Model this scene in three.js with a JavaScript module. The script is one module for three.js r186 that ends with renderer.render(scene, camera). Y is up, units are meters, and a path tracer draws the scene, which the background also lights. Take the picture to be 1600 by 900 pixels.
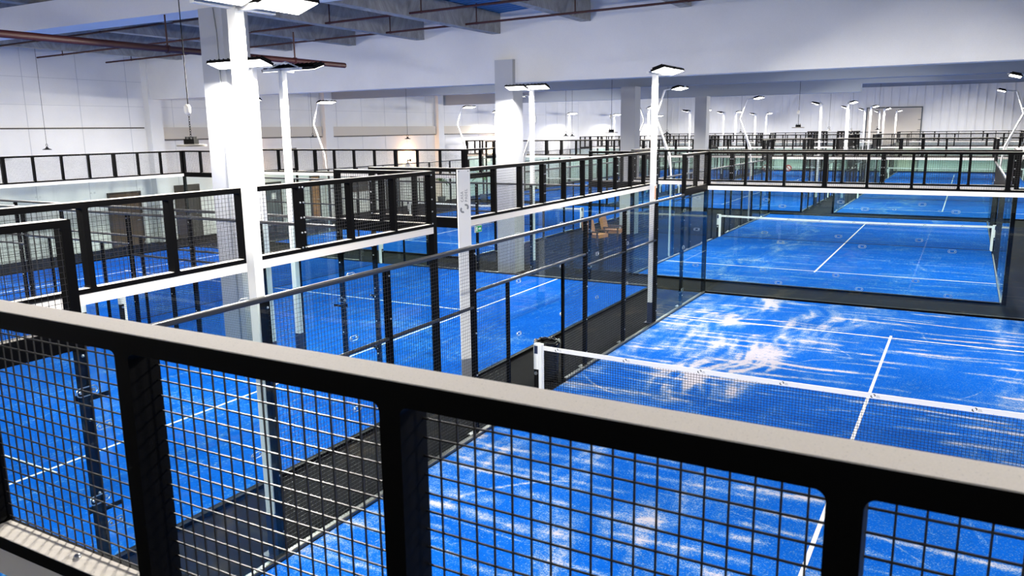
import * as THREE from 'three';
import { mergeGeometries } from 'three/addons/utils/BufferGeometryUtils.js';
import { RectAreaLightUniformsLib } from 'three/addons/lights/RectAreaLightUniformsLib.js';
import { ImprovedNoise } from 'three/addons/math/ImprovedNoise.js';

// ---------------------------------------------------------------- camera, light, exposure
const scene = new THREE.Scene();
scene.background = new THREE.Color(0x000000);
const F_PX = 1242.4, YAW = -0.51723, PITCH = -0.19636, ROLL = -0.01331;
const camera = new THREE.PerspectiveCamera(2 * Math.atan(450 / F_PX) * 180 / Math.PI, 16 / 9, 0.1, 250);
camera.position.set(6.136, 4.5635, 1.7086);
{
  const d = new THREE.Vector3(Math.sin(YAW) * Math.cos(PITCH), Math.sin(PITCH), -Math.cos(YAW) * Math.cos(PITCH));
  const r = new THREE.Vector3(Math.cos(YAW), 0, Math.sin(YAW));
  const u = new THREE.Vector3().crossVectors(r, d);
  camera.up.copy(u.multiplyScalar(Math.cos(ROLL)).addScaledVector(r, -Math.sin(ROLL)));
  camera.lookAt(camera.position.clone().add(d));
}
camera.focus = 13; camera.userData.fStop = 7;
RectAreaLightUniformsLib.init();
const renderer = new THREE.WebGLRenderer({ antialias: true });
renderer.toneMapping = THREE.LinearToneMapping;
renderer.toneMappingExposure = 1.0;
renderer.shadowMap.enabled = true;
const LAMP_RADIANCE = 560;      // of each floodlight's LED face

// ---------------------------------------------------------------- small tools
let seed = 12345;
const rnd = () => { seed = (seed * 1664525 + 1013904223) >>> 0; return seed / 4294967296; };
const noise = new ImprovedNoise();
const fbm = (x, y, z = 0, o = 3) => { let s = 0, a = 0.5, f = 1; for (let i = 0; i < o; i++) { s += a * noise.noise(x * f, y * f, z + 7.3 * i); a *= 0.5; f *= 2.03; } return s; };
const sst = (a, b, x) => { const t = Math.min(1, Math.max(0, (x - a) / (b - a))); return t * t * (3 - 2 * t); };
const taken = {};
const numbered = (n) => { const k = taken[n] = (taken[n] ?? -1) + 1; return k ? `${n}_${String(k).padStart(3, '0')}` : n; };
function bx(x0, x1, y0, y1, z0, z1) { const g = new THREE.BoxGeometry(x1 - x0, y1 - y0, z1 - z0); g.translate((x0 + x1) / 2, (y0 + y1) / 2, (z0 + z1) / 2); return g; }
function tube(pts, r, seg = 8, n = 24, curve = false) {
  const v = pts.map((p) => new THREE.Vector3(...p));
  let c; if (curve) c = new THREE.CatmullRomCurve3(v); else { c = new THREE.CurvePath(); for (let i = 0; i + 1 < v.length; i++) c.add(new THREE.LineCurve3(v[i], v[i + 1])); }
  return new THREE.TubeGeometry(c, n, r, seg, false);
}
function rod(a, b, r, seg = 8) {
  const A = new THREE.Vector3(...a), B = new THREE.Vector3(...b), d = B.clone().sub(A);
  const g = new THREE.CylinderGeometry(r, r, d.length(), seg);
  g.applyQuaternion(new THREE.Quaternion().setFromUnitVectors(new THREE.Vector3(0, 1, 0), d.normalize()));
  g.translate((A.x + B.x) / 2, (A.y + B.y) / 2, (A.z + B.z) / 2); return g;
}
const strip = (g) => { const o = g.index ? g.toNonIndexed() : g; for (const k of Object.keys(o.attributes)) if (!['position', 'normal', 'uv'].includes(k)) o.deleteAttribute(k); return o; };
const join = (gs) => (Array.isArray(gs) ? (gs.length > 1 ? mergeGeometries(gs.map(strip)) : gs[0]) : gs);
function part(name, gs, mat, parent, label) {
  const m = new THREE.Mesh(join(gs), mat); m.name = parent ? name : numbered(name); m.castShadow = m.receiveShadow = true;
  if (label) m.userData.label = label; (parent || scene).add(m); return m;
}
function thing(name, label, category, pos = [0, 0, 0], turn = 0, group) {
  const o = new THREE.Group(); o.name = numbered(name); o.position.set(...pos); o.rotation.y = turn;
  o.userData = { label, category }; if (group) o.userData.group = group; scene.add(o); return o;
}
function tag(m, label, category, group) { m.userData.label = label; m.userData.category = category; if (group) m.userData.group = group; return m; }
function struct(name, gs, mat, label) { const m = part(name, gs, mat); m.userData.kind = 'structure'; m.userData.label = label; m.userData.category = 'structure'; return m; }

// ---------------------------------------------------------------- materials
const std = (c, roughness = 0.7, metalness = 0, extra = {}) => new THREE.MeshStandardMaterial({ color: c, roughness, metalness, ...extra });
const low = (color, roughness, extra = {}) => new THREE.MeshPhysicalMaterial({ color, roughness, specularIntensity: 0.3, ...extra });
function dataTex(w, h, f, srgb = true) {
  const a = new Uint8Array(w * h * 4);
  for (let j = 0; j < h; j++) for (let i = 0; i < w; i++) { const c = f(i, j); const k = (j * w + i) * 4; a[k] = c[0]; a[k + 1] = c[1]; a[k + 2] = c[2]; a[k + 3] = 255; }
  const t = new THREE.DataTexture(a, w, h); t.magFilter = THREE.LinearFilter; t.minFilter = THREE.LinearMipmapLinearFilter; t.generateMipmaps = true;
  t.wrapS = t.wrapT = THREE.RepeatWrapping; if (srgb) t.colorSpace = THREE.SRGBColorSpace; t.needsUpdate = true; return t;
}
// blue turf with quartz sand swept over it; u across the 10 m, v along the 20 m
function turfTexture(w, h, amount, off) {
  const S = [176, 169, 176], B = [3, 75, 166];
  const hash = (n) => { const v = Math.sin(n * 127.1 + off * 31.7) * 43758.5453; return v - Math.floor(v); };
  return dataTex(w, h, (i, j) => {
    const x = i / w * 10, z = j / h * 20;
    const wob = fbm(x * 0.35 + off, z * 0.35, 3, 2);
    const patch = 0.5 + 1.2 * fbm(x * 0.24 + off, z * 0.22, off, 2);
    // rows left by the brush, pulled across the court
    let rows = 0;
    for (const [sp, k0] of [[0.46, 0], [0.29, 50]]) {
      const zz = z + 0.5 * wob + k0, q = Math.floor(zz / sp), f = zz / sp - q - 0.3 - 0.4 * hash(q + k0), wd = 0.07 + 0.14 * hash(q * 3 + k0);
      const a = sst(0.02, 0.4, noise.noise(x * 0.5 + 17 * hash(q), q * 3.7 + off, k0) + 0.35 * noise.noise(x * 2.3, q * 5.1, 8));
      rows += a * Math.exp(-((f / wd) ** 2)) * (k0 ? 0.5 : 0.75);
    }
    // drifts along the lanes that players use, and arcs where they turn
    const lane = Math.exp(-(((x - 2.3 + wob * 1.4) / 1.5) ** 2)) + 0.5 * Math.exp(-(((x - 7.7 + wob) / 1.2) ** 2));
    const drift = sst(-0.22, 0.36, fbm(x * 0.95 + off, z * 0.3, 5 + off, 3)) * sst(-0.3, 0.3, fbm(x * 3.6 + wob * 3, z * 0.8 - wob, 6, 3));
    const arc = sst(0.985, 1, Math.cos(5.2 * (Math.hypot(x - 3.2 + 2 * wob, (z % 10) - 4.6 - off) + 0.4 * wob))) * sst(0, 0.3, fbm(x * 0.6, z * 0.6 + off, 12, 2));
    const edge = sst(0.8, 0.05, Math.min(x, 10 - x, z, 20 - z)) * sst(-0.2, 0.4, fbm(x * 2, z * 2, 3, 2));
    const fibre = 0.72 + 0.75 * fbm(x * 5, z * 15, 2, 2) + 0.35 * fbm(x * 16, z * 5, 4, 1);
    let d = (rows * (0.45 + 0.55 * patch) + 1.35 * lane * drift * (0.55 + 0.65 * patch) + 0.35 * arc + 0.35 * edge + 0.05) * amount * fibre;
    d = Math.min(1, Math.max(0, d));
    const m = rnd() < d ? 0.45 + 0.5 * d : 0.5 * d;
    const k = 0.93 + 0.14 * rnd() + 0.1 * fbm(x * 0.8, z * 0.8, 4, 2);
    return [0, 1, 2].map((c) => Math.max(0, Math.min(255, (B[c] + (S[c] - B[c]) * m) * k)));
  });
}
const turfHeavy = low(0xffffff, 1, { specularIntensity: 0.04, map: turfTexture(1024, 2048, 1.75, 0.4) });
const turfMid = low(0xffffff, 1, { specularIntensity: 0.04, map: turfTexture(512, 1024, 0.75, 5.2) });
const turfLight = low(0xffffff, 1, { specularIntensity: 0.04, map: turfTexture(512, 1024, 0.42, 11.7) });
// dark rubber floor with faint drifts of sand
const floorTex = dataTex(512, 512, (i, j) => {
  const P = 2 * Math.PI / 512, a = Math.cos(i * P), b = Math.sin(i * P), c = Math.cos(j * P), d = Math.sin(j * P);
  const n = fbm(a * 2 + c * 1.3, b * 2 + d * 1.3, a * d * 2, 4), m = sst(0.12, 0.5, n + 0.15 * noise.noise(i * 0.21, j * 0.05, 1)), g = (rnd() - 0.5) * 9;
  return [15 + 26 * m + g * 0.5, 15 + 21 * m + g * 0.5, 18 + 12 * m + g * 0.5].map((v) => Math.max(0, v));
});
floorTex.repeat.set(1 / 8, 1 / 8);
const M = {
  floor: low(0xffffff, 0.85, { specularIntensity: 0.12, map: floorTex }),
  black: low(0x050506, 0.5, { specularIntensity: 0.12 }), blackMatte: low(0x0b0b0c, 0.75), wire: std(0x1b1918, 0.45),
  cap: null, rail: new THREE.MeshPhysicalMaterial({ color: 0x0b0b0c, roughness: 0.5, clearcoat: 1, clearcoatRoughness: 0.3 }), pale: std(0xece6de, 0.55), white: std(0xf1f1ee, 0.45),
  line: std(0xd2d2d2, 0.85), steel: std(0xc9cacb, 0.3, 0.85), cord: std(0x0e0f12, 0.8), navy: std(0x1d2b4c, 0.5),
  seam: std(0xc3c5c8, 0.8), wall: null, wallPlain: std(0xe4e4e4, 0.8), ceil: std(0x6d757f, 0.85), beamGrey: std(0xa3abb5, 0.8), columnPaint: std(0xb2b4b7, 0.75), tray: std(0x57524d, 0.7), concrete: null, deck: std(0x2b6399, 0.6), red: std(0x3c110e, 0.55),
  beige: std(0xcfc7ba, 0.8), wood: std(0x54402c, 0.6), woodDark: std(0x33271e, 0.6), orange: std(0xa8713a, 0.6), doorGrey: std(0x4b5156, 0.5),
  leaf: std(0x3f6b2b, 0.6, 0, { side: THREE.DoubleSide }), pot: std(0x5c5f63, 0.7), trunk: std(0x5a4531, 0.85), tan: std(0xc08a5e, 0.75), green: std(0x139a52, 0.5),
  disc: std(0x8d877c, 0.45, 0.3), bulbWhite: std(0xefeadd, 0.5), galv: std(0x9fa3a6, 0.45, 0.5), red2: std(0xb52a2a, 0.6),
  glass: new THREE.MeshPhysicalMaterial({ color: 0xf8fdfb, roughness: 0.0, transmission: 1, thickness: 0, ior: 1.5, specularIntensity: 0.45 }),
  led: new THREE.MeshStandardMaterial({ color: 0xffffff, emissive: 0xfffaf2, emissiveIntensity: 14 }),
  warmGlow: new THREE.MeshStandardMaterial({ color: 0xfff0d8, emissive: 0xffc98a, emissiveIntensity: 6 }),
};
{ // painted wall panels: faint mottling; concrete: pores and stains
  const wrapN = (i, j, f) => { const u = i / 512, v = j / 512, n = (a, b) => fbm(a * f, b * f, 2, 4); return (n(u, v) * (1 - u) + n(u - 1, v) * u) * (1 - v) + (n(u, v - 1) * (1 - u) + n(u - 1, v - 1) * u) * v; };
  const t = dataTex(512, 512, (i, j) => { const v = 228 + 12 * wrapN(i, j, 5) + (rnd() - 0.5) * 4; return [v, v, v - 1]; });
  t.repeat.set(1 / 6, 1 / 6); M.wall = std(0xffffff, 0.82, 0, { map: t });
  const c = dataTex(512, 512, (i, j) => { const P = 2 * Math.PI / 512, n = fbm(Math.cos(i * P) * 3 + Math.cos(j * P) * 2, Math.sin(i * P) * 3 + Math.sin(j * P) * 2, 4, 5); const v = 150 + 44 * n + (rnd() - 0.5) * 12; return [v, v - 1, v - 5]; });
  c.repeat.set(1 / 3, 1 / 3); M.concrete = std(0xffffff, 0.85, 0, { map: c });
}
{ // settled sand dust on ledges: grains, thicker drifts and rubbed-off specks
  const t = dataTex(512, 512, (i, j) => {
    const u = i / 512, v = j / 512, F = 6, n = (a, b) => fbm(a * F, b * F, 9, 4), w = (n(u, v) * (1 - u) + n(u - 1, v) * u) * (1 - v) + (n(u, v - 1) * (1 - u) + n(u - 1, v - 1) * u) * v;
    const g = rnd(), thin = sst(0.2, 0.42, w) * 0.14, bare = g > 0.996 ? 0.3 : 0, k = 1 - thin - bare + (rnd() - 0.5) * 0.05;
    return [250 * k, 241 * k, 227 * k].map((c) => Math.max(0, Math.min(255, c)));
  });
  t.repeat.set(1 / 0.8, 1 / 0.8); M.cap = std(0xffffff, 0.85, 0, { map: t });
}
function metreUV(g) { // box-projected uv in metres
  const p = g.attributes.position, n = g.attributes.normal, uv = new Float32Array(p.count * 2);
  for (let i = 0; i < p.count; i++) {
    const ax = Math.abs(n.getX(i)), ay = Math.abs(n.getY(i)), az = Math.abs(n.getZ(i));
    if (ay >= ax && ay >= az) { uv[2 * i] = p.getX(i); uv[2 * i + 1] = p.getZ(i); } else if (ax >= az) { uv[2 * i] = p.getZ(i); uv[2 * i + 1] = p.getY(i); } else { uv[2 * i] = p.getX(i); uv[2 * i + 1] = p.getY(i); }
  }
  g.setAttribute('uv', new THREE.BufferAttribute(uv, 2)); return g;
}
const mbx = (...a) => metreUV(bx(...a));

// ---------------------------------------------------------------- the building
const XL = -24.2, XR = 22, ZN = 7, ZF = -88, FASCIA_Z = -20.6;
struct('floor', mbx(XL - 0.3, XR + 0.3, -0.3, -0.012, ZF - 0.3, ZN + 0.3), M.floor, 'dark rubber floor of the hall with faint sand drifts');
struct('wall_left', mbx(XL - 0.3, XL, -0.012, 9.6, ZF, ZN), M.wall, 'long white painted wall along the left of the hall');
struct('wall_right', mbx(XR, XR + 0.3, -0.012, 9.6, ZF, ZN), M.wall, 'white painted wall along the right of the hall');
struct('wall_back', mbx(XL - 0.3, XR + 0.3, -0.012, 9.6, ZN, ZN + 0.3), M.wall, 'white painted wall behind the gallery');
{ // far wall: ribbed white sheet
  const g = [mbx(XL - 0.3, XR + 0.3, -0.012, 9.6, ZF - 0.3, ZF)];
  const w = struct('wall_far', g, M.wall, 'white ribbed wall at the far end of the hall');
  const rib = bx(-0.06, 0.06, 0, 9.2, 0, 0.05); for (let x = XL + 0.6; x < XR; x += 0.75) { const m = part('rib', rib, M.wallPlain, w); m.position.set(x, 0, ZF); }
}
// fascia wall hanging above the courts, with a deeper beam at its foot
struct('wall_fascia', [mbx(XL, XR, 6.0, 9.5, FASCIA_Z - 0.5, FASCIA_Z)], M.wall, 'broad white fascia wall hanging across the hall above the courts');
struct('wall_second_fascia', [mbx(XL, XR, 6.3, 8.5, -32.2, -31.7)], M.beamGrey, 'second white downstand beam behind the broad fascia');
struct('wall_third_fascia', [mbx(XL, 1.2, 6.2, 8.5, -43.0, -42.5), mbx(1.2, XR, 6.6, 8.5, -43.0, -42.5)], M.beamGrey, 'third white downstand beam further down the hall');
// roof over the near bays: ribbed blue deck, rising to the right of x = -7
const deckY = (x) => (x < -7 ? 8.1 : 8.1 + 0.055 * Math.min(x + 7, 14));
{
  const pos = [], idx = []; const per = 0.3, prof = [[0, 0], [0.1, 0], [0.14, 0.07], [0.26, 0.07]], xs = [XL, -7, 7, XR], zs = [];
  for (let z = FASCIA_Z; z < ZN; z += per) for (const [o, h] of prof) if (z + o < ZN) zs.push([z + o, h]);
  zs.push([ZN, 0]);
  for (const [z, h] of zs) for (const x of xs) pos.push(x, deckY(x) + h, z);
  for (let i = 0; i + 1 < zs.length; i++) for (let k = 0; k < 3; k++) { const a = i * 4 + k; idx.push(a, a + 1, a + 5, a, a + 5, a + 4); }
  const n0 = pos.length / 3;
  for (const [z] of [zs[0], zs[zs.length - 1]]) for (const x of xs) pos.push(x, 9.6, z);
  for (let k = 0; k < 3; k++) idx.push(n0 + k, n0 + k + 5, n0 + k + 1, n0 + k, n0 + k + 4, n0 + k + 5);
  const g = new THREE.BufferGeometry(); g.setAttribute('position', new THREE.Float32BufferAttribute(pos, 3)); g.setIndex(idx);
  const f = g.toNonIndexed(); f.computeVertexNormals();
  struct('ceiling', f, M.deck, 'blue ribbed metal roof deck above the near courts');
}
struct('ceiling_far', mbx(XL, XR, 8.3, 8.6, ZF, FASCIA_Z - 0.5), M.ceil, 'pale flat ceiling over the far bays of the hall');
const beamX = [-21.8, -18.8, -15.8, -12.8, -9.9, -7.0, -3.95, -0.95, 2.05, 5.05, 8.05, 11.05, 14.05, 17.05, 20.05];
beamX.forEach((x, i) => {
  const b = x < -7 ? 7.5 : 7.5 + 0.05 * Math.min(x + 7, 14);
  struct('roof_beam', mbx(x - 0.16, x + 0.16, b, deckY(x) - 0.002, FASCIA_Z + 0.01, ZN - 0.01), M.concrete, `grey concrete roof beam, number ${i + 1} from the left wall`);
});
struct('primary_beam', mbx(XL + 0.01, XR - 0.01, 6.92, 7.49, -10.05, -9.35), M.wall, 'white cross beam resting on the nearest white column');
// columns
[[-9.6, 6.92, 'nearest thick white column between the two left courts'], [-20.75, 6.7, 'white column under the broad fascia behind the second left court'], [-31.3, 6.3, 'third white column in the aisle beside the armchairs'], [-42.0, 6.2, 'fourth and most distant white column in the aisle']].forEach(([z, h, label]) => {
  const c = struct('column', [mbx(-6.98, -6.34, 0, h, z - 0.32, z + 0.32)], M.columnPaint, label);
  if (z > -15) part('conduit', [tube([[-6.55, 6.9, z + 0.335], [-6.5, 6.5, z + 0.335], [-6.5, 0.1, z + 0.335]], 0.012, 6, 30)], M.galv, c);
});
// left wall: pilasters, ledge and seams
for (const [z, l] of [[-20.8, 'white pilaster on the left wall below the fascia end'], [-31.4, 'second white pilaster on the left wall'], [-42.0, 'third white pilaster on the left wall'], [-52.6, 'fourth white pilaster on the left wall']])
  struct('pilaster', mbx(XL, XL + 0.35, 0, 7.6, z - 0.3, z + 0.3), M.wall, l);
struct('trim_1', [mbx(XL, XL + 0.06, 4.82, 4.87, ZN * 0, ZN), mbx(XL, XL + 0.06, 4.82, 4.87, -20.4, 0)], M.tray, 'thin dark cable tray running along the near left wall');
part('ledge_lip', bx(XL, XL + 0.18, 4.31, 4.36, -31.0, -21.2), M.tray, struct('trim_2', [mbx(XL, XL + 0.16, 4.36, 4.86, -31.0, -21.2)], M.beige, 'beige ledge band on the left wall before the second pilaster'));
part('ledge_lip', bx(XL, XL + 0.18, 4.31, 4.36, -41.6, -31.8), M.tray, struct('trim_3', [mbx(XL, XL + 0.16, 4.36, 4.86, -41.6, -31.8)], M.beige, 'beige ledge band on the left wall after the second pilaster'));
part('ledge_lip', bx(XL, XL + 0.18, 4.31, 4.36, -52.2, -42.4), M.tray, struct('trim_4', [mbx(XL, XL + 0.16, 4.36, 4.86, -52.2, -42.4)], M.beige, 'beige ledge band on the left wall after the third pilaster'));
{
  const w = scene.getObjectByName('wall_left');
  for (let z = -3; z > -64; z -= 2.1) if (Math.abs((z + 20.8) % 10.6) > 0.6) { const m = part('wall_seam', bx(0, 0.006, 0, 7.8, -0.01, 0.01), M.seam, w); m.position.set(XL, 0.02, z); }
  for (const y of [5.7, 6.7]) part('wall_seam', bx(XL, XL + 0.01, y, y + 0.015, -64, -1), M.seam, w);
}

// ---------------------------------------------------------------- fences
const H4 = 3.915, H3 = 2.92;
function wires(x0, x1, y0, y1, z, step = 0.05, r = 0.0023) { // welded mesh: [upright wires, level wires]
  const V = [], Hh = []; const nx = Math.round((x1 - x0) / step), ny = Math.round((y1 - y0) / step);
  for (let i = 1; i < nx; i++) { const x = x0 + (x1 - x0) * i / nx; V.push(bx(x - r, x + r, y0, y1, z - r, z + r)); }
  for (let j = 1; j < ny; j++) { const y = y0 + (y1 - y0) * j / ny; Hh.push(bx(x0, x1, y - r, y + r, z + r, z + 3 * r)); }
  return [join(V), join(Hh)];
}
const cache = {};
const memo = (k, f) => cache[k] ?? (cache[k] = f());
const boltG = () => memo('bolt', () => { const g = new THREE.SphereGeometry(0.014, 8, 5, 0, Math.PI * 2, 0, Math.PI / 2); g.rotateX(Math.PI / 2); return g; });
const clampG = () => memo('clamp', () => { // stadium-shaped glass clamp ring with two screws
  const s = new THREE.Shape(), hole = new THREE.Path(); const a = 0.055, R = 0.04, r = 0.033;
  s.absarc(a, 0, R, -Math.PI / 2, Math.PI / 2); s.absarc(-a, 0, R, Math.PI / 2, Math.PI * 1.5); s.closePath();
  hole.absarc(a, 0, r, -Math.PI / 2, Math.PI / 2); hole.absarc(-a, 0, r, Math.PI / 2, Math.PI * 1.5); hole.closePath(); s.holes.push(hole);
  const g = new THREE.ExtrudeGeometry(s, { depth: 0.008, bevelEnabled: false, curveSegments: 6 });
  const b1 = new THREE.CylinderGeometry(0.014, 0.014, 0.014, 8); b1.rotateX(Math.PI / 2); const b2 = b1.clone(); b1.translate(a, 0, 0.006); b2.translate(-a, 0, 0.006);
  return join([g, b1, b2]);
});
// pressed-steel mesh panel frame: solid bars with rounded openings, extruded outwards (+z)
function panelFrame(x0, x1, y0, y1, depth, bars) {
  const s = new THREE.Shape([[x0, y0], [x1, y0], [x1, y1], [x0, y1]].map((p) => new THREE.Vector2(...p)));
  const e = [x0, ...bars, x1], w = 0.031, rr = 0.022, yb = y0 + 0.05, yt = y1 - 0.06;
  for (let i = 0; i + 1 < e.length; i++) {
    const a = e[i] + (i ? w : 0.055), b = e[i + 1] - (i + 2 < e.length ? w : 0.055), h = new THREE.Path();
    h.moveTo(a + rr, yb); h.lineTo(b - rr, yb); h.absarc(b - rr, yb + rr, rr, -Math.PI / 2, 0); h.lineTo(b, yt - rr); h.absarc(b - rr, yt - rr, rr, 0, Math.PI / 2);
    h.lineTo(a + rr, yt); h.absarc(a + rr, yt - rr, rr, Math.PI / 2, Math.PI); h.lineTo(a, yb + rr); h.absarc(a + rr, yb + rr, rr, Math.PI, Math.PI * 1.5);
    s.holes.push(h);
  }
  return new THREE.ExtrudeGeometry(s, { depth, bevelEnabled: false, curveSegments: 4 });
}
const DEP = 0.105;
function meshPanel(t, key, x0, x1, y0, y1, bars, fine, bolts) {
  const f = part('panel_frame', memo(key + 'f', () => panelFrame(x0, x1, y0, y1, DEP, bars)), M.black, t);
  const [v, h] = memo(key + 'w', () => wires(x0 + 0.02, x1 - 0.02, y0 + 0.02, y1 - 0.02, 0.008, 0.05, fine ? 0.0021 : 0.0017));
  const a = part('upright_wires', v, M.wire, t); a.userData.kind = 'stuff';
  const b = part('level_wires', h, M.wire, t); b.userData.kind = 'stuff';
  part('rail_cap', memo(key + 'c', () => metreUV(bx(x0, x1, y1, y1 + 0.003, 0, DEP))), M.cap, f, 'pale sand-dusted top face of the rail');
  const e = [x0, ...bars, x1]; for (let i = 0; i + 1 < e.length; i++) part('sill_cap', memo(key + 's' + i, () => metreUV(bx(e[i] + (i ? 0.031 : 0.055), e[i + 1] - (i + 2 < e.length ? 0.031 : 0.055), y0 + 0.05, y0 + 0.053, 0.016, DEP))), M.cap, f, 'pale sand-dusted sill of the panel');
  if (fine) for (let i = 0; i + 1 < e.length; i++) { const m = part('bolt', boltG(), M.steel, f); m.rotation.x = -Math.PI / 2; m.position.set((e[i] + e[i + 1]) / 2 + 0.06, y0 + 0.053, 0.06); }
  if (bolts) for (const bxx of [x0 + 0.028, x1 - 0.028]) for (let k = 0; k < 5; k++) { const m = part('bolt', boltG(), M.steel, f); m.position.set(bxx, y0 + 0.06 + k * (y1 - y0 - 0.12) / 4, DEP); }
}
function pane(t, key, x0, x1, y0, y1, clamps) {
  const p = part('glass_pane', memo(key, () => bx(x0 + 0.004, x1 - 0.004, y0, y1, -0.012, 0)), M.glass, t);
  if (clamps) for (const y of [0.45, 1.55, 2.5]) { const c = part('clamp', clampG(), M.steel, p); c.position.set(x1, y, 0.002); }
  return p;
}
function roundRail(x0, x1, y0, y1, z0, z1) { // box tube with well rounded edges that catch the light
  const s = new THREE.Shape(), q = 0.016; s.moveTo(z0 + q, y0); s.lineTo(z1 - q, y0); s.absarc(z1 - q, y0 + q, q, -Math.PI / 2, 0); s.lineTo(z1, y1 - q); s.absarc(z1 - q, y1 - q, q, 0, Math.PI / 2); s.lineTo(z0 + q, y1); s.absarc(z0 + q, y1 - q, q, Math.PI / 2, Math.PI); s.lineTo(z0, y0 + q); s.absarc(z0 + q, y0 + q, q, Math.PI, Math.PI * 1.5);
  const g = new THREE.ExtrudeGeometry(s, { depth: x1 - x0, bevelEnabled: false, curveSegments: 5 }); g.rotateY(Math.PI / 2); g.scale(1, 1, -1); 
  const p = g.index; if (!p) { const a = g.attributes.position.array, n = g.attributes.normal.array, u = g.attributes.uv.array; for (let i = 0; i < a.length; i += 9) { for (let k = 0; k < 3; k++) { [a[i + 3 + k], a[i + 6 + k]] = [a[i + 6 + k], a[i + 3 + k]]; [n[i + 3 + k], n[i + 6 + k]] = [n[i + 6 + k], n[i + 3 + k]]; } for (let k = 0; k < 2; k++) { const b = i / 3 * 2; [u[b + 2 + k], u[b + 4 + k]] = [u[b + 4 + k], u[b + 2 + k]]; } } }
  g.translate(x0, 0, 0); return g;
}
function endFence(pos, turn, label, o = {}) { // local x 0..10 along the wall, +z outwards
  const t = thing('end_fence', label, 'fence', pos, turn), top = o.top ?? H4, sill = o.sill ?? (top - 0.87), y0 = sill - 0.05, K = `e${top}${sill}`;
  for (const [i, [a, b, bars]] of [[0, 3, [1, 2]], [3, 7, [4, 5, 6]], [7, 10, [8, 9]]].entries()) meshPanel(t, K + i, a, b, y0, top, bars, o.fine, o.bolts);
  part('glass_top_beam', memo(K + 'b', () => bx(0, 10, y0 - 0.11, y0, 0.01, 0.1)), M.pale, t, 'white beam along the top of the glass');
  for (let x = 0; x < 10; x += 2) pane(t, K + 'g' + x, x, x + 2, 0.05, y0 - 0.11, o.clamps && x < 8);
  part('base_rail', memo('eb', () => bx(0.035, 9.965, 0, 0.05, -0.03, 0.06)), M.black, t);
  for (const x of [0, 10]) part('corner_post', memo(K + 'p' + x, () => bx(x ? 10 : -0.1, x ? 10.1 : 0, 0, top, -0.0, 0.1)), M.black, t);
  return t;
}
function sideFence(pos, turn, label, o = {}) { // local x 0..20 along the side, +z outwards
  const t = thing('side_fence', label, 'fence', pos, turn);
  for (const a of [0, 18]) {
    meshPanel(t, 's' + a, a, a + 2, H4 - 0.92, H4, [a + 1], false, o.bolts);
    part('glass_top_beam', memo('sb' + a, () => bx(a, a + 2, H3 - 0.06, H4 - 0.92, 0.01, 0.1)), M.black, t);
  }
  for (const a of [0, 2, 16, 18]) pane(t, 'sg' + a, a, a + 2, 0.05, H3 - 0.06, o.clamps && a !== 18 && a !== 2);
  part('top_rail', memo('tr', () => roundRail(2.06, 17.94, H3 - 0.058, H3 + 0.002, 0.0, 0.06)), M.rail, t);
  part('base_rail', memo('br', () => join([roundRail(0, 9, 0, 0.05, -0.03, 0.05), roundRail(11, 20, 0, 0.05, -0.03, 0.05)])), M.rail, t);
  for (const x of [2, 4, 6, 8, 12, 14, 16, 18]) {
    const h = x === 2 || x === 18 ? H4 : H3 - 0.055;
    const p = part('post', memo('sp' + h, () => bx(-0.035, 0.035, 0, h, 0.012, 0.085)), M.black, t); p.position.x = x;
    const ft = part('foot_plate', memo('sf', () => bx(-0.08, 0.08, 0, 0.012, -0.02, 0.16)), M.steel, p);
    if (o.bolts) for (const y of [0.3, 0.95, 1.6, 2.25, 2.8]) for (const s of [0, 1]) { const m = part('bolt', boltG(), M.steel, p); m.position.set(0, y, s ? 0.085 : 0.012); if (!s) m.rotation.y = Math.PI; }
  }
  if (o.bolts) for (const x of [2, 18]) for (const y of [0.4, 1.44, 2.43]) { // black brackets that grip the glass beside the tall posts
    const s = x === 2 ? 1 : -1, b = part('glass_bracket', memo('gb' + s, () => join([bx(-0.06, 0.06, -0.03, 0.03, 0.085, 0.095), bx(s > 0 ? 0.03 : -0.2, s > 0 ? 0.2 : -0.03, -0.02, 0.02, 0.012, 0.022)])), M.black, t);
    b.position.set(x, y, 0); for (const q of [0.17 * s, 0]) part('bolt', boltG(), M.steel, b).position.set(q, 0, q ? 0.022 : 0.095);
  }
  for (const x of [9, 11]) { const p = part('door_post', memo('dp', () => bx(-0.025, 0.025, 0, 2.2, 0.012, 0.062)), M.black, t); p.position.x = x; }
  part('lintel', memo('ln', () => roundRail(8.035, 11.965, 2.2, 2.25, 0.012, 0.062)), M.rail, t);
  for (const a of [4, 12]) { part('mid_rail', memo('mr' + a, () => roundRail(a + 0.035, a + 3.965, 1.975, 2.02, 0.012, 0.06)), M.rail, t); }
  for (const [a, b, y0, y1] of [[4, 6, 0.06, H3 - 0.06], [6, 8, 0.06, H3 - 0.06], [8, 9, 0.06, 2.2], [11, 12, 0.06, 2.2], [8, 12, 2.25, H3 - 0.06], [12, 14, 0.06, H3 - 0.06], [14, 16, 0.06, H3 - 0.06]]) {
    const [v, h] = memo('sw' + a + b, () => wires(a, b, y0, y1, 0.004, 0.05, 0.0014));
    part('upright_wires', v, M.wire, t).userData.kind = 'stuff'; part('level_wires', h, M.wire, t).userData.kind = 'stuff';
  }
  return t;
}

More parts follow.
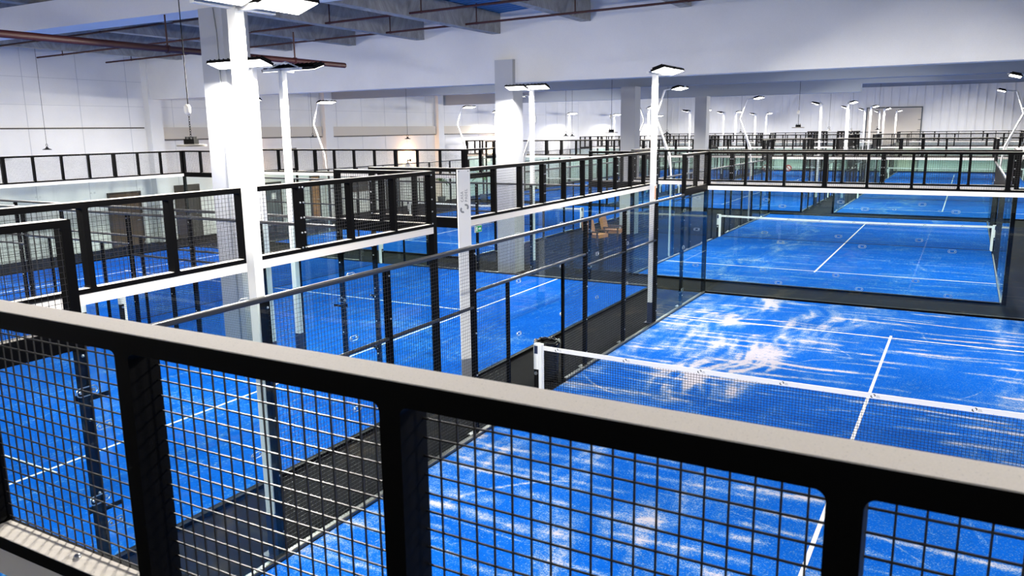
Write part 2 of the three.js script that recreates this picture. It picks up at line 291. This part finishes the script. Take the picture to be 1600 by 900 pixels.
// ---------------------------------------------------------------- logo print
function canvasTex(w, h, draw) { const c = document.createElement('canvas'); c.width = w; c.height = h; const x = c.getContext('2d'); draw(x, w, h); const t = new THREE.CanvasTexture(c); t.colorSpace = THREE.SRGBColorSpace; t.anisotropy = 8; return t; }
function mark(x, cx, cy, r, col) { // two hooked half rings, back to back
  x.strokeStyle = col; x.lineWidth = r * 0.52; x.lineCap = 'butt';
  x.beginPath(); x.arc(cx - r * 0.45, cy + r * 0.35, r * 0.62, Math.PI * 0.35, Math.PI * 1.3); x.stroke();
  x.beginPath(); x.arc(cx + r * 0.45, cy - r * 0.35, r * 0.62, -Math.PI * 0.65, Math.PI * 0.3); x.stroke();
}
const bandTex = canvasTex(1024, 64, (x, w, h) => {
  x.fillStyle = '#f2f0ee'; x.fillRect(0, 0, w, h);
  mark(x, 220, 32, 20, '#17191d'); x.fillStyle = '#8d8f93'; x.font = 'bold 15px sans-serif'; x.fillText('CASA', 252, 31); x.fillText('PADEL', 252, 47);
  x.fillStyle = '#44474c'; for (const q of [60, 400, 700, 940]) x.fillRect(q, 54, 6, 4);
});
bandTex.wrapS = THREE.RepeatWrapping; bandTex.repeat.set(8, 1);
const bandMat = std(0xffffff, 0.6, 0, { map: bandTex });
const logoTex = canvasTex(128, 1024, (x, w, h) => {
  x.fillStyle = '#f0efec'; x.fillRect(0, 0, w, h);
  mark(x, 64, 420 - 60, 34, '#8b8d8f');
  x.save(); x.translate(64, 300); x.rotate(-Math.PI / 2); x.fillStyle = '#a7a8a9'; x.font = 'bold 40px sans-serif'; x.fillText('CASA', 0, -8); x.fillText('PADEL', 0, 34); x.restore();
  x.fillStyle = '#4a4a4a'; for (const [a, b] of [[14, 16], [110, 16]]) { x.beginPath(); x.arc(a, b, 5, 0, 7); x.fill(); }
});

// ---------------------------------------------------------------- nets
function padelNet(pos, turn, label) { // local x -5..5
  const t = thing('padel_net', label, 'net', pos, turn);
  const hAt = (x) => 0.88 + 0.04 * (x / 5) ** 2;
  const band = memo('nb', () => {
    const g = new THREE.BoxGeometry(9.86, 0.075, 0.014, 40, 1, 1), p = g.attributes.position;
    for (let i = 0; i < p.count; i++) p.setY(i, p.getY(i) + hAt(p.getX(i)) - 0.0375);
    g.computeVertexNormals(); return g;
  });
  part('net_band', band, bandMat, t, 'white net band printed with small logos');
  const g = memo('nm', () => {
    const a = []; for (let x = -4.9; x < 4.9; x += 0.045) a.push(bx(x - 0.0021, x + 0.0021, 0.02, hAt(x) - 0.07, -0.002, 0.002));
    for (let y = 0.03; y < 0.82; y += 0.042) a.push(bx(-4.93, 4.93, y - 0.0021, y + 0.0021, -0.002, 0.002));
    a.push(bx(-4.93, 4.93, 0.012, 0.024, -0.006, 0.006)); return join(a);
  });
  part('net_mesh', g, M.cord, t).userData.kind = 'stuff';
  for (const s of [-1, 1]) {
    const p = part('net_post', memo('np' + s, () => bx(s * 4.965 - 0.03, s * 4.965 + 0.03, 0, 0.95, -0.04, 0.04)), M.white, t);
    part('winch_box', memo('nw' + s, () => bx(s * 5.04 - 0.045, s * 5.04 + 0.045, 0.5, 0.95, -0.05, 0.05)), M.white, p);
    part('lower_cover', memo('nl' + s, () => bx(s * 5.04 - 0.04, s * 5.04 + 0.04, 0.0, 0.5, -0.045, 0.045)), M.blackMatte, p);
    part('sticker', memo('ns' + s, () => bx(s * 5.04 - 0.032, s * 5.04 + 0.032, 0.78, 0.92, 0.05, 0.053)), M.navy, p);
    const k = memo('nk', () => { const c = new THREE.CylinderGeometry(0.03, 0.03, 0.02, 12); c.rotateX(Math.PI / 2); return c; });
    part('winch_knob', k, M.steel, p).position.set(s * 5.04, 0.43, 0.055);
    part('lacing', memo('na' + s, () => bx(s * 4.925 - 0.01, s * 4.925 + 0.01, 0.03, 0.9, -0.01, 0.01)), M.white, p);
  }
}

// ---------------------------------------------------------------- floodlight posts
// local frame: the fence runs along x, the court lies towards -z
function ledHead(t, y, zc, L, tilt, power = 1) {
  const head = new THREE.Group(); head.name = 'lamp_head'; head.position.set(0, y, zc); head.rotation.x = tilt; t.add(head);
  for (const s of L > 1 ? [-1, 1] : [0]) {
    const w = L > 1 ? L / 2 - 0.05 : L, cx = s * (L / 4 + 0.02);
    const h = part('housing', memo(`hh${w}${s}`, () => join([bx(cx - w / 2, cx + w / 2, 0, 0.05, -0.16, 0.16), ...[0, 1, 2, 3, 4, 5].map((k) => bx(cx - w / 2 + 0.03 + k * (w - 0.06) / 5 - 0.008, cx - w / 2 + 0.03 + k * (w - 0.06) / 5 + 0.008, 0.05, 0.085, -0.12, 0.12))])), M.blackMatte, head);
    part('led_panel', memo(`hl${w}${s}`, () => bx(cx - w / 2 + 0.015, cx + w / 2 - 0.015, -0.006, 0, -0.145, 0.145)), M.led, head);
  }
  const l = new THREE.RectAreaLight(0xfffaf2, LAMP_RADIANCE * power, L, 0.28); l.position.set(0, -0.085, -0.02); l.rotation.x = -Math.PI / 2 + 0.15; head.add(l); // the lenses throw the beam forward
  return head;
}
function lampPost(pos, turn, label, bent, plaque) {
  const t = thing('floodlight_post', label, 'lamp post', pos, turn);
  if (!bent) {
    part('pole', memo('lp', () => bx(-0.055, 0.055, 0.5, 5.74, -0.055, 0.055)), M.white, t);
    part('pole_base', memo('lb', () => join([bx(-0.06, 0.06, 0.012, 0.5, -0.06, 0.06), bx(-0.12, 0.12, 0, 0.012, -0.12, 0.12)])), M.navy, t);
    part('cross_arm', memo('la', () => join([bx(-0.5, 0.5, 5.74, 5.79, -0.03, 0.03), bx(-0.02, 0.02, 5.72, 5.78, -0.3, 0.03), rod([-0.4, 5.8, -0.02], [0, 5.92, -0.1], 0.012), rod([0.4, 5.8, -0.02], [0, 5.92, -0.1], 0.012)])), M.white, t);
    ledHead(t, 5.8, -0.3, 1.4, 0.3);
    if (plaque) part('plaque', bx(-0.035, 0.035, 2.95, 3.25, 0.055, 0.06), M.tan, t).rotation.y = plaque;
  } else {
    part('bent_pole', memo('bp', () => tube([[0, 0.02, 0], [0, 2.9, 0], [0, 3.6, 0.06], [0, 4.95, 0.62], [0, 5.85, 0.3]], 0.035, 10, 60)), M.white, t);
    part('arm', memo('ba', () => rod([0, 5.85, 0.3], [0, 5.96, -0.45], 0.022)), M.white, t);
    part('brace', memo('bb', () => rod([0, 3.05, 0.0], [0, 4.3, 0.35], 0.022)), M.white, t);
    ledHead(t, 5.88, -0.25, 0.98, 0.25, 1.6);
  }
}

// ---------------------------------------------------------------- courts
function court(c) {
  const { cx, cz, turn } = c; const co = Math.cos(turn), si = Math.sin(turn);
  const W = (x, z, y = 0) => [cx + x * co + z * si, y, cz - x * si + z * co];
  // turf
  const g = memo('turf' + (c.near ?? 0), () => { const b = bx(-4.965, 4.965, -0.012, 0, -9.965, 9.965 + (c.near ?? 0)); const p = b.attributes.position, uv = b.attributes.uv; for (let i = 0; i < p.count; i++) uv.setXY(i, (p.getX(i) + 5) / 10, (10 - p.getZ(i)) / 20); return b; });
  const t = thing('court_turf', `blue sanded artificial turf with white lines of ${c.what}`, 'court', [cx, 0, cz], turn);
  part('turf', g, c.turf, t);
  for (const [n, b] of [['service_line', [-4.965, 4.965, -6.975, -6.925]], ['service_line', [-4.965, 4.965, 6.925, 6.975]], ['centre_line', [-0.025, 0.025, -7.15, 7.15]]])
    part(n, memo(n + b, () => bx(b[0], b[1], 0, n[0] === 'c' ? 0.0035 : 0.003, b[2], b[3])), M.line, t);
  padelNet(W(0, 0, 0.004), turn, `black mesh net with white band across ${c.what}`);
  const o = { clamps: c.detail, bolts: c.detail };
  endFence(W(-5, 10 + (c.near ?? 0)), turn, `glass and mesh fence closing the ${c.ends[0]} end of ${c.what}`, { ...o, ...(c.front ?? {}) });
  endFence(W(5, -10), turn + Math.PI, `glass and mesh fence closing the ${c.ends[1]} end of ${c.what}`, o);
  sideFence(W(-5, -10), turn - Math.PI / 2, `mesh side fence along the ${c.sides[0]} side of ${c.what}`, o);
  sideFence(W(5, 10), turn + Math.PI / 2, `mesh side fence along the ${c.sides[1]} side of ${c.what}`, o);
  for (const [s, sn] of [[-1, 0], [1, 1]]) for (const [e, en] of [[6, 0], [-6, 1]])
    lampPost(W(s * (5 + (c.bent ? 0.17 : 0.15)), e), turn + s * Math.PI / 2, `floodlight post, ${c.sides[sn]} side, ${c.ends[en]} end of ${c.what}`, c.bent, c.plaque && sn === 0 && en === 1 ? Math.PI : 0);
}
const LR = { ends: ['near', 'far'], sides: ['left', 'right'] }, PERP = { ends: ['right', 'left'], sides: ['near', 'far'] };
court({ cx: 5, cz: -10, turn: 0, what: 'the nearest court', turf: turfHeavy, near: 0.2, front: { top: 3.992, sill: 3.122, fine: true }, detail: true, plaque: true, ...LR });
court({ cx: -11.6, cz: -4.1, turn: Math.PI / 2, what: 'the nearest left court', turf: turfLight, detail: true, ...PERP });
court({ cx: -11.6, cz: -15.15, turn: Math.PI / 2, what: 'the second left court', turf: turfLight, detail: true, ...PERP });
court({ cx: 2.2, cz: -31.8, turn: 0, what: 'the second court straight ahead', turf: turfMid, detail: true, bent: true, ...LR });
court({ cx: -14.4, cz: -32.3, turn: 0, what: 'the third left court', turf: turfLight, bent: true, ...LR });
court({ cx: 5.2, cz: -53.3, turn: 0, what: 'the third court straight ahead', turf: turfMid, ...LR });
court({ cx: -6.5, cz: -53.3, turn: 0, what: 'the middle court of the third row', turf: turfLight, ...LR });
court({ cx: -17.9, cz: -53.6, turn: 0, what: 'the left court of the third row', turf: turfLight, ...LR });
court({ cx: 5.2, cz: -75.2, turn: 0, what: 'the right court of the farthest row', turf: turfLight, ...LR });
court({ cx: -6.5, cz: -75.2, turn: 0, what: 'the middle court of the farthest row', turf: turfLight, ...LR });
court({ cx: -17.9, cz: -75.4, turn: 0, what: 'the left court of the farthest row', turf: turfLight, ...LR });

// ---------------------------------------------------------------- single things between the courts
{ // white logo board in the gap between the two left courts
  const t = thing('logo_board', 'tall white board with grey vertical logo between the two left courts', 'sign', [-1.45, 0, -9.98], Math.PI * 0.32);
  part('board', bx(-0.12, 0.12, 0.5, 3.9, -0.03, 0), M.white, t);
  const f = new THREE.PlaneGeometry(0.24, 1.92); f.translate(0, 2.94, 0.002); part('logo_print', f, std(0xffffff, 0.5, 0, { map: logoTex }), t, 'grey round mark and vertical lettering');
  part('lower_plate', bx(-0.12, 0.12, 0.012, 0.5, -0.03, 0), M.galv, t); part('foot_plate', bx(-0.14, 0.14, 0, 0.012, -0.1, 0.08), M.steel, t);
}
{ // green running-man sign
  const tex = canvasTex(256, 128, (x, w, h) => { x.fillStyle = '#12a05a'; x.fillRect(0, 0, w, h); x.fillStyle = '#fff'; x.fillRect(18, 22, 60, 84); x.fillStyle = '#12a05a'; x.beginPath(); x.arc(52, 40, 8, 0, 7); x.fill(); x.fillRect(42, 50, 18, 28); x.fillRect(34, 76, 10, 24); x.fillRect(56, 76, 10, 22); x.fillStyle = '#fff'; x.fillRect(110, 54, 70, 20); x.beginPath(); x.moveTo(170, 30); x.lineTo(226, 64); x.lineTo(170, 98); x.fill(); });
  const mt = std(0xffffff, 0.5, 0, { map: tex });
  for (const [p, r, l] of [[[-1.44, 2.76, -10.42], Math.PI / 2, 'small green exit sign with arrow beside the white logo board'], [[-2.72, 2.28, -28.69], Math.PI / 2, 'small green exit sign beyond the far left corner of the nearest court']]) {
    const t = thing('exit_sign', l, 'sign', p, r); part('sign_box', bx(-0.11, 0.11, 0, 0.12, -0.02, 0), M.white, t);
    const f = new THREE.PlaneGeometry(0.21, 0.11); f.translate(0, 0.06, 0.002); part('pictogram', f, mt, t);
    part('bracket', bx(-0.01, 0.01, 0.02, 0.1, -0.08, -0.02), M.galv, t);
  }
}
{ // litter bin with a black bag
  const t = thing('litter_bin', 'black litter bin with folded bag rim beside the nearest net', 'bin', [-0.35, 0, -11.0]);
  const pts = [[0, 0.0], [0.17, 0.0], [0.2, 0.02], [0.22, 0.7], [0.21, 0.7], [0.19, 0.05], [0, 0.05]].map((p) => new THREE.Vector2(...p));
  part('bin_body', new THREE.LatheGeometry(pts, 20), std(0x101114, 0.5, 0, { side: THREE.DoubleSide }), t);
  const bag = new THREE.TorusGeometry(0.225, 0.035, 8, 28); bag.rotateX(Math.PI / 2); const p = bag.attributes.position; for (let i = 0; i < p.count; i++) { const a = Math.atan2(p.getZ(i), p.getX(i)); p.setY(i, p.getY(i) * (1 + 0.4 * Math.sin(a * 7)) + 0.7 + 0.012 * Math.sin(a * 11)); } bag.computeVertexNormals();
  part('bag_rim', bag, std(0x0a0a0c, 0.25), t);
}
// tan armchairs in the aisle
[[-6.55, -27.5, -0.2, 'tan wooden armchair in the aisle, nearer of the two'], [-6.5, -29.1, 0.15, 'tan wooden armchair in the aisle, farther of the two']].forEach(([x, z, r, l]) => {
  const t = thing('armchair', l, 'chair', [x, 0, z], Math.PI / 2 + r, 'armchairs in the aisle');
  part('seat', bx(-0.32, 0.32, 0.3, 0.44, -0.3, 0.34), M.tan, t);
  const b = bx(-0.34, 0.34, 0, 0.55, -0.06, 0.06); b.rotateX(-0.22); b.translate(0, 0.4, -0.34); part('backrest', b, M.tan, t);
  for (const s of [-1, 1]) { part('armrest', bx(s * 0.36 - 0.04, s * 0.36 + 0.04, 0.52, 0.57, -0.34, 0.34), M.wood, t); for (const zz of [-0.28, 0.28]) part('leg', bx(s * 0.36 - 0.025, s * 0.36 + 0.025, 0, 0.52, zz - 0.025, zz + 0.025), M.wood, t); }
});
// things along the left wall
function wallDoor(name, z0, z1, h, mat, label, notice) {
  const t = thing(name, label, 'door', [XL, 0, (z0 + z1) / 2], Math.PI / 2); const w = Math.abs(z1 - z0) / 2;
  part('door_frame', [bx(-w, -w + 0.07, 0, h, 0.005, 0.09), bx(w - 0.07, w, 0, h, 0.005, 0.09), bx(-w + 0.07, w - 0.07, h - 0.07, h, 0.005, 0.09)], M.woodDark, t);
  part('door_leaf', bx(-w + 0.07, w - 0.07, 0, h - 0.07, 0.005, 0.055), mat, t);
  part('handle', [rod([w - 0.16, 1.05, 0.055], [w - 0.16, 1.05, 0.12], 0.012), rod([w - 0.16, 1.05, 0.115], [w - 0.3, 1.05, 0.115], 0.012)], M.steel, t);
  if (notice) part('notice', bx(-0.15, 0.15, 1.3, 1.6, 0.055, 0.06), M.white, t);
}
wallDoor('door_1', -18.4, -19.9, 2.25, M.wood, 'brown wooden door on the left wall before the first pilaster');
wallDoor('door_2', -21.6, -22.9, 2.35, M.woodDark, 'dark brown door on the left wall after the first pilaster');
wallDoor('door_3', -26.8, -27.9, 2.15, M.doorGrey, 'grey door with white notice on the left wall', true);
wallDoor('door_4', -30.0, -30.7, 2.3, M.orange, 'narrow orange wooden door on the left wall');
wallDoor('door_5', -36.4, -37.7, 2.3, M.doorGrey, 'dark double door on the left wall between pilasters');
{ // far wall: tall pale sliding door and black slatted screens
  const t = thing('door_6', 'tall pale sliding door with dark edge on the far wall', 'door', [-0.65, 0, ZF + 0.06]);
  part('door_leaf', bx(-2.45, 2.45, 0, 6.2, 0, 0.06), M.beige, t); part('door_frame', [bx(-2.55, 2.55, 6.2, 6.3, 0, 0.1), bx(2.45, 2.55, 0, 6.2, 0, 0.1), bx(-2.55, -2.45, 0, 6.2, 0, 0.1)], M.doorGrey, t);
  for (const y of [1, 2, 3, 4, 5]) part('hinge', bx(2.2, 2.5, y, y + 0.06, 0.06, 0.11), M.doorGrey, t);
  for (const [x, w, l] of [[-7.8, 2, 'black slatted screen at the far wall, left one'], [-4.75, 2.2, 'black slatted screen at the far wall, next to the sliding door']]) {
    const q = thing('slatted_screen', l, 'screen', [x, 0, ZF + 0.06]); part('bottom_rail', bx(-w / 2, w / 2, 0, 0.1, 0, 0.06), M.black, q); part('top_rail', bx(-w / 2, w / 2, 3.9, 4, 0, 0.06), M.black, q);
    const sg = bx(-0.1, 0.1, 0.1, 3.9, 0, 0.05); for (let k = -w / 2 + 0.12; k < w / 2 - 0.05; k += 0.3) part('slat', sg, M.black, q).position.x = k;
  }
  const n = thing('round_sign', 'round red prohibition sign on the middle court of the third row', 'sign', [-2.2, 2.25, -43.3]);
  const ring = new THREE.TorusGeometry(0.15, 0.03, 6, 24); ring.translate(0, 0.1, 0.22); part('ring', ring, M.red2, n); const pl = new THREE.CylinderGeometry(0.16, 0.16, 0.01, 24); pl.rotateX(Math.PI / 2); pl.translate(0, 0.1, 0.205); part('plate', pl, M.white, n); part('bar', rod([-0.1, 0.2, 0.22], [0.1, 0, 0.22], 0.02), M.red2, n); part('bracket', bx(-0.02, 0.02, 0.05, 0.15, 0, 0.2), M.galv, n);
}
{ const t = thing('wall_board', 'brown square board hung on the left wall', 'board', [XL, 1.25, -34.0], Math.PI / 2); part('panel', bx(-0.75, 0.75, 0, 1.1, 0.005, 0.05), M.woodDark, t); part('frame', [bx(-0.8, 0.8, -0.05, 0, 0.005, 0.07), bx(-0.8, 0.8, 1.1, 1.15, 0.005, 0.07)], M.wood, t); }
for (const [z, l] of [[-25.6, 'small warm wall lamp nearest the first pilaster'], [-38.7, 'small warm wall lamp between second and third pilasters'], [-48.8, 'small warm wall lamp after the third pilaster']]) {
  const t = thing('wall_lamp', l, 'lamp', [XL, 2.75, z], Math.PI / 2); part('bracket', bx(-0.05, 0.05, 0, 0.1, 0.005, 0.12), M.blackMatte, t);
  const s = new THREE.CylinderGeometry(0.07, 0.07, 0.16, 14); s.translate(0, 0.05, 0.2); part('lamp_shade', s, M.blackMatte, t);
  const b = new THREE.CylinderGeometry(0.055, 0.055, 0.02, 14); b.translate(0, 0.142, 0.2); part('lamp_glow', b, M.warmGlow, t);
  const p = new THREE.PointLight(0xffc488, 20, 0, 2); p.position.set(0, 0.22, 0.2); p.castShadow = true; t.add(p);
}
[[-22.9, -40.4, 2.3, 'tall potted palm by the left wall near the third pilaster'], [-21.3, -42.95, 2.6, 'tall potted palm by the left wall past the third pilaster']].forEach(([x, z, h, l]) => {
  const t = thing('potted_palm', l, 'plant', [x, 0, z]);
  part('pot', new THREE.LatheGeometry([[0, 0], [0.2, 0], [0.28, 0.45], [0.25, 0.45], [0.24, 0.4], [0, 0.4]].map((p) => new THREE.Vector2(...p)), 16), M.pot, t);
  part('trunk', tube([[0, 0.38, 0], [0.04, h * 0.4, 0.03], [0, h * 0.6, 0]], 0.035, 7, 12, true), M.trunk, t);
  for (let k = 0; k < 16; k++) {
    const a = k * 2.4, len = 0.75 + 0.3 * rnd(), up = 0.3 + 0.7 * rnd(), pos = [], idx = [];
    for (let i = 0; i <= 6; i++) { const s = i / 6, r = s * len, y = h * 0.6 + up * s * 1.1 - s * s * 0.7, w = 0.09 * Math.sin(Math.PI * (0.08 + 0.9 * s)); for (const q of [-1, 1]) pos.push(Math.cos(a) * r - Math.sin(a) * w * q, y - 0.02 * Math.abs(q), Math.sin(a) * r + Math.cos(a) * w * q); if (i) { const b = (i - 1) * 2; idx.push(b, b + 1, b + 3, b, b + 3, b + 2); } }
    const g = new THREE.BufferGeometry(); g.setAttribute('position', new THREE.Float32BufferAttribute(pos, 3)); g.setIndex(idx); g.computeVertexNormals(); part('leaf', g, M.leaf, t);
  }
});
// pendants
function discPendant(pos, top, label) {
  const t = thing('disc_pendant', label, 'lamp', pos, 0.3);
  const d = new THREE.CylinderGeometry(0.25, 0.25, 0.035, 28); d.translate(0, 0.02, 0); part('disc', d, M.disc, t);
  part('driver_housing', [bx(-0.1, 0.1, 0.04, 0.13, -0.07, 0.07), bx(-0.08, -0.06, 0.13, 0.17, -0.05, 0.05), bx(-0.01, 0.01, 0.13, 0.17, -0.05, 0.05), bx(0.06, 0.08, 0.13, 0.17, -0.05, 0.05)], M.blackMatte, t);
  const links = []; for (let k = 0; k < 9; k++) { const l = new THREE.TorusGeometry(0.018, 0.005, 5, 10); l.scale(0.8, 1.5, 1); if (k % 2) l.rotateY(Math.PI / 2); l.translate(0, 0.19 + k * 0.042, 0); links.push(l); } part('chain', links, M.blackMatte, t);
  const b = new THREE.CapsuleGeometry(0.055, 0.07, 6, 12); b.translate(-0.02, 0.63, 0); part('sensor', b, M.bulbWhite, t);
  part('cable', rod([0, 0.55, 0], [0, top - pos[1], 0], 0.008, 6), M.blackMatte, t);
}
discPendant([-5.6, 4.35, -7.75], 7.49, 'grey disc pendant on a chain, hanging left of the nearest column');
discPendant([-6.04, 4.39, -27.69], 8.3, 'grey disc pendant hanging in front of the aisle armchairs');
discPendant([-0.1, 4.48, -33.44], 8.3, 'grey disc pendant hanging over the second court straight ahead');
function conePendant(pos, top, label) {
  const t = thing('cone_pendant', label, 'lamp', pos);
  part('shade', new THREE.LatheGeometry([[0.16, 0], [0.15, 0.015], [0.06, 0.05], [0.035, 0.1], [0, 0.105]].map((p) => new THREE.Vector2(...p)), 18), std(0x1a1a1b, 0.5, 0, { side: THREE.DoubleSide }), t);
  const r = new THREE.TorusGeometry(0.05, 0.009, 6, 14); r.translate(0, 0.16, 0); part('hook_ring', r, M.blackMatte, t);
  part('cable', rod([0, 0.2, 0], [0, top - pos[1], 0], 0.007, 6), M.blackMatte, t);
}
[[[-23.11, 4.07, -15.56], 8.1, 'small dark cone pendant leftmost before the left wall'], [[-21.18, 4.32, -27.27], 8.3, 'small dark cone pendant before the left wall near the second pilaster'], [[-18.47, 4.18, -31.13], 8.3, 'small dark cone pendant over the third left court, left one'],
 [[-10.67, 4.23, -33.23], 8.3, 'small dark cone pendant over the third left court, right one'], [[-13.02, 4.17, -38.92], 8.3, 'small dark cone pendant over the third left court, far one'], [[-7.8, 4.25, -39.56], 8.3, 'small dark cone pendant over the aisle before the fourth column'],
 [[-8.95, 4.14, -59.99], 8.3, 'small dark cone pendant over the middle court of the third row'], [[-0.84, 4.29, -47.05], 8.3, 'small dark cone pendant between middle and right courts of the third row'], [[-1.17, 4.16, -59.73], 8.3, 'small dark cone pendant far between middle and right third row courts'], [[1.25, 4.27, -51.75], 8.3, 'small dark cone pendant over the third court straight ahead']].forEach((a) => conePendant(...a));
// red sprinkler pipes
function pipe(name, label, a, b, r, hangers, up) {
  const t = thing(name, label, 'pipe'); part('pipe_run', rod(a, b, r, 12), M.red, t);
  for (let k = 0; k < hangers; k++) { const s = (k + 0.5) / hangers, p = a.map((v, i) => v + (b[i] - v) * s); part('hanger', rod([p[0], p[1] + r, p[2]], [p[0], up(p[0]), p[2]], 0.018, 6), M.red, t); const c = new THREE.CylinderGeometry(r * 1.25, r * 1.25, 0.06, 12); c.applyQuaternion(new THREE.Quaternion().setFromUnitVectors(new THREE.Vector3(0, 1, 0), new THREE.Vector3(b[0] - a[0], b[1] - a[1], b[2] - a[2]).normalize())); c.translate(...p); part('collar', c, M.red, t); }
}
pipe('sprinkler_main', 'thick red sprinkler main running past the nearest column', [-8, 6.24, 3], [-8, 6.24, -14.6], 0.065, 5, () => 6.9);
[[-18.6, 'closest to the fascia'], [-15.9, 'second from the fascia'], [-13.2, 'third from the fascia'], [-6.6, 'fourth from the fascia']].forEach(([z, l]) => pipe('sprinkler_branch', `thin red sprinkler branch pipe under the roof beams, ${l}`, [-23.6, 7.36, z], [20, 7.42 + 0.5, z], 0.03, 14, (x) => deckY(x)));
renderer.render(scene, camera);
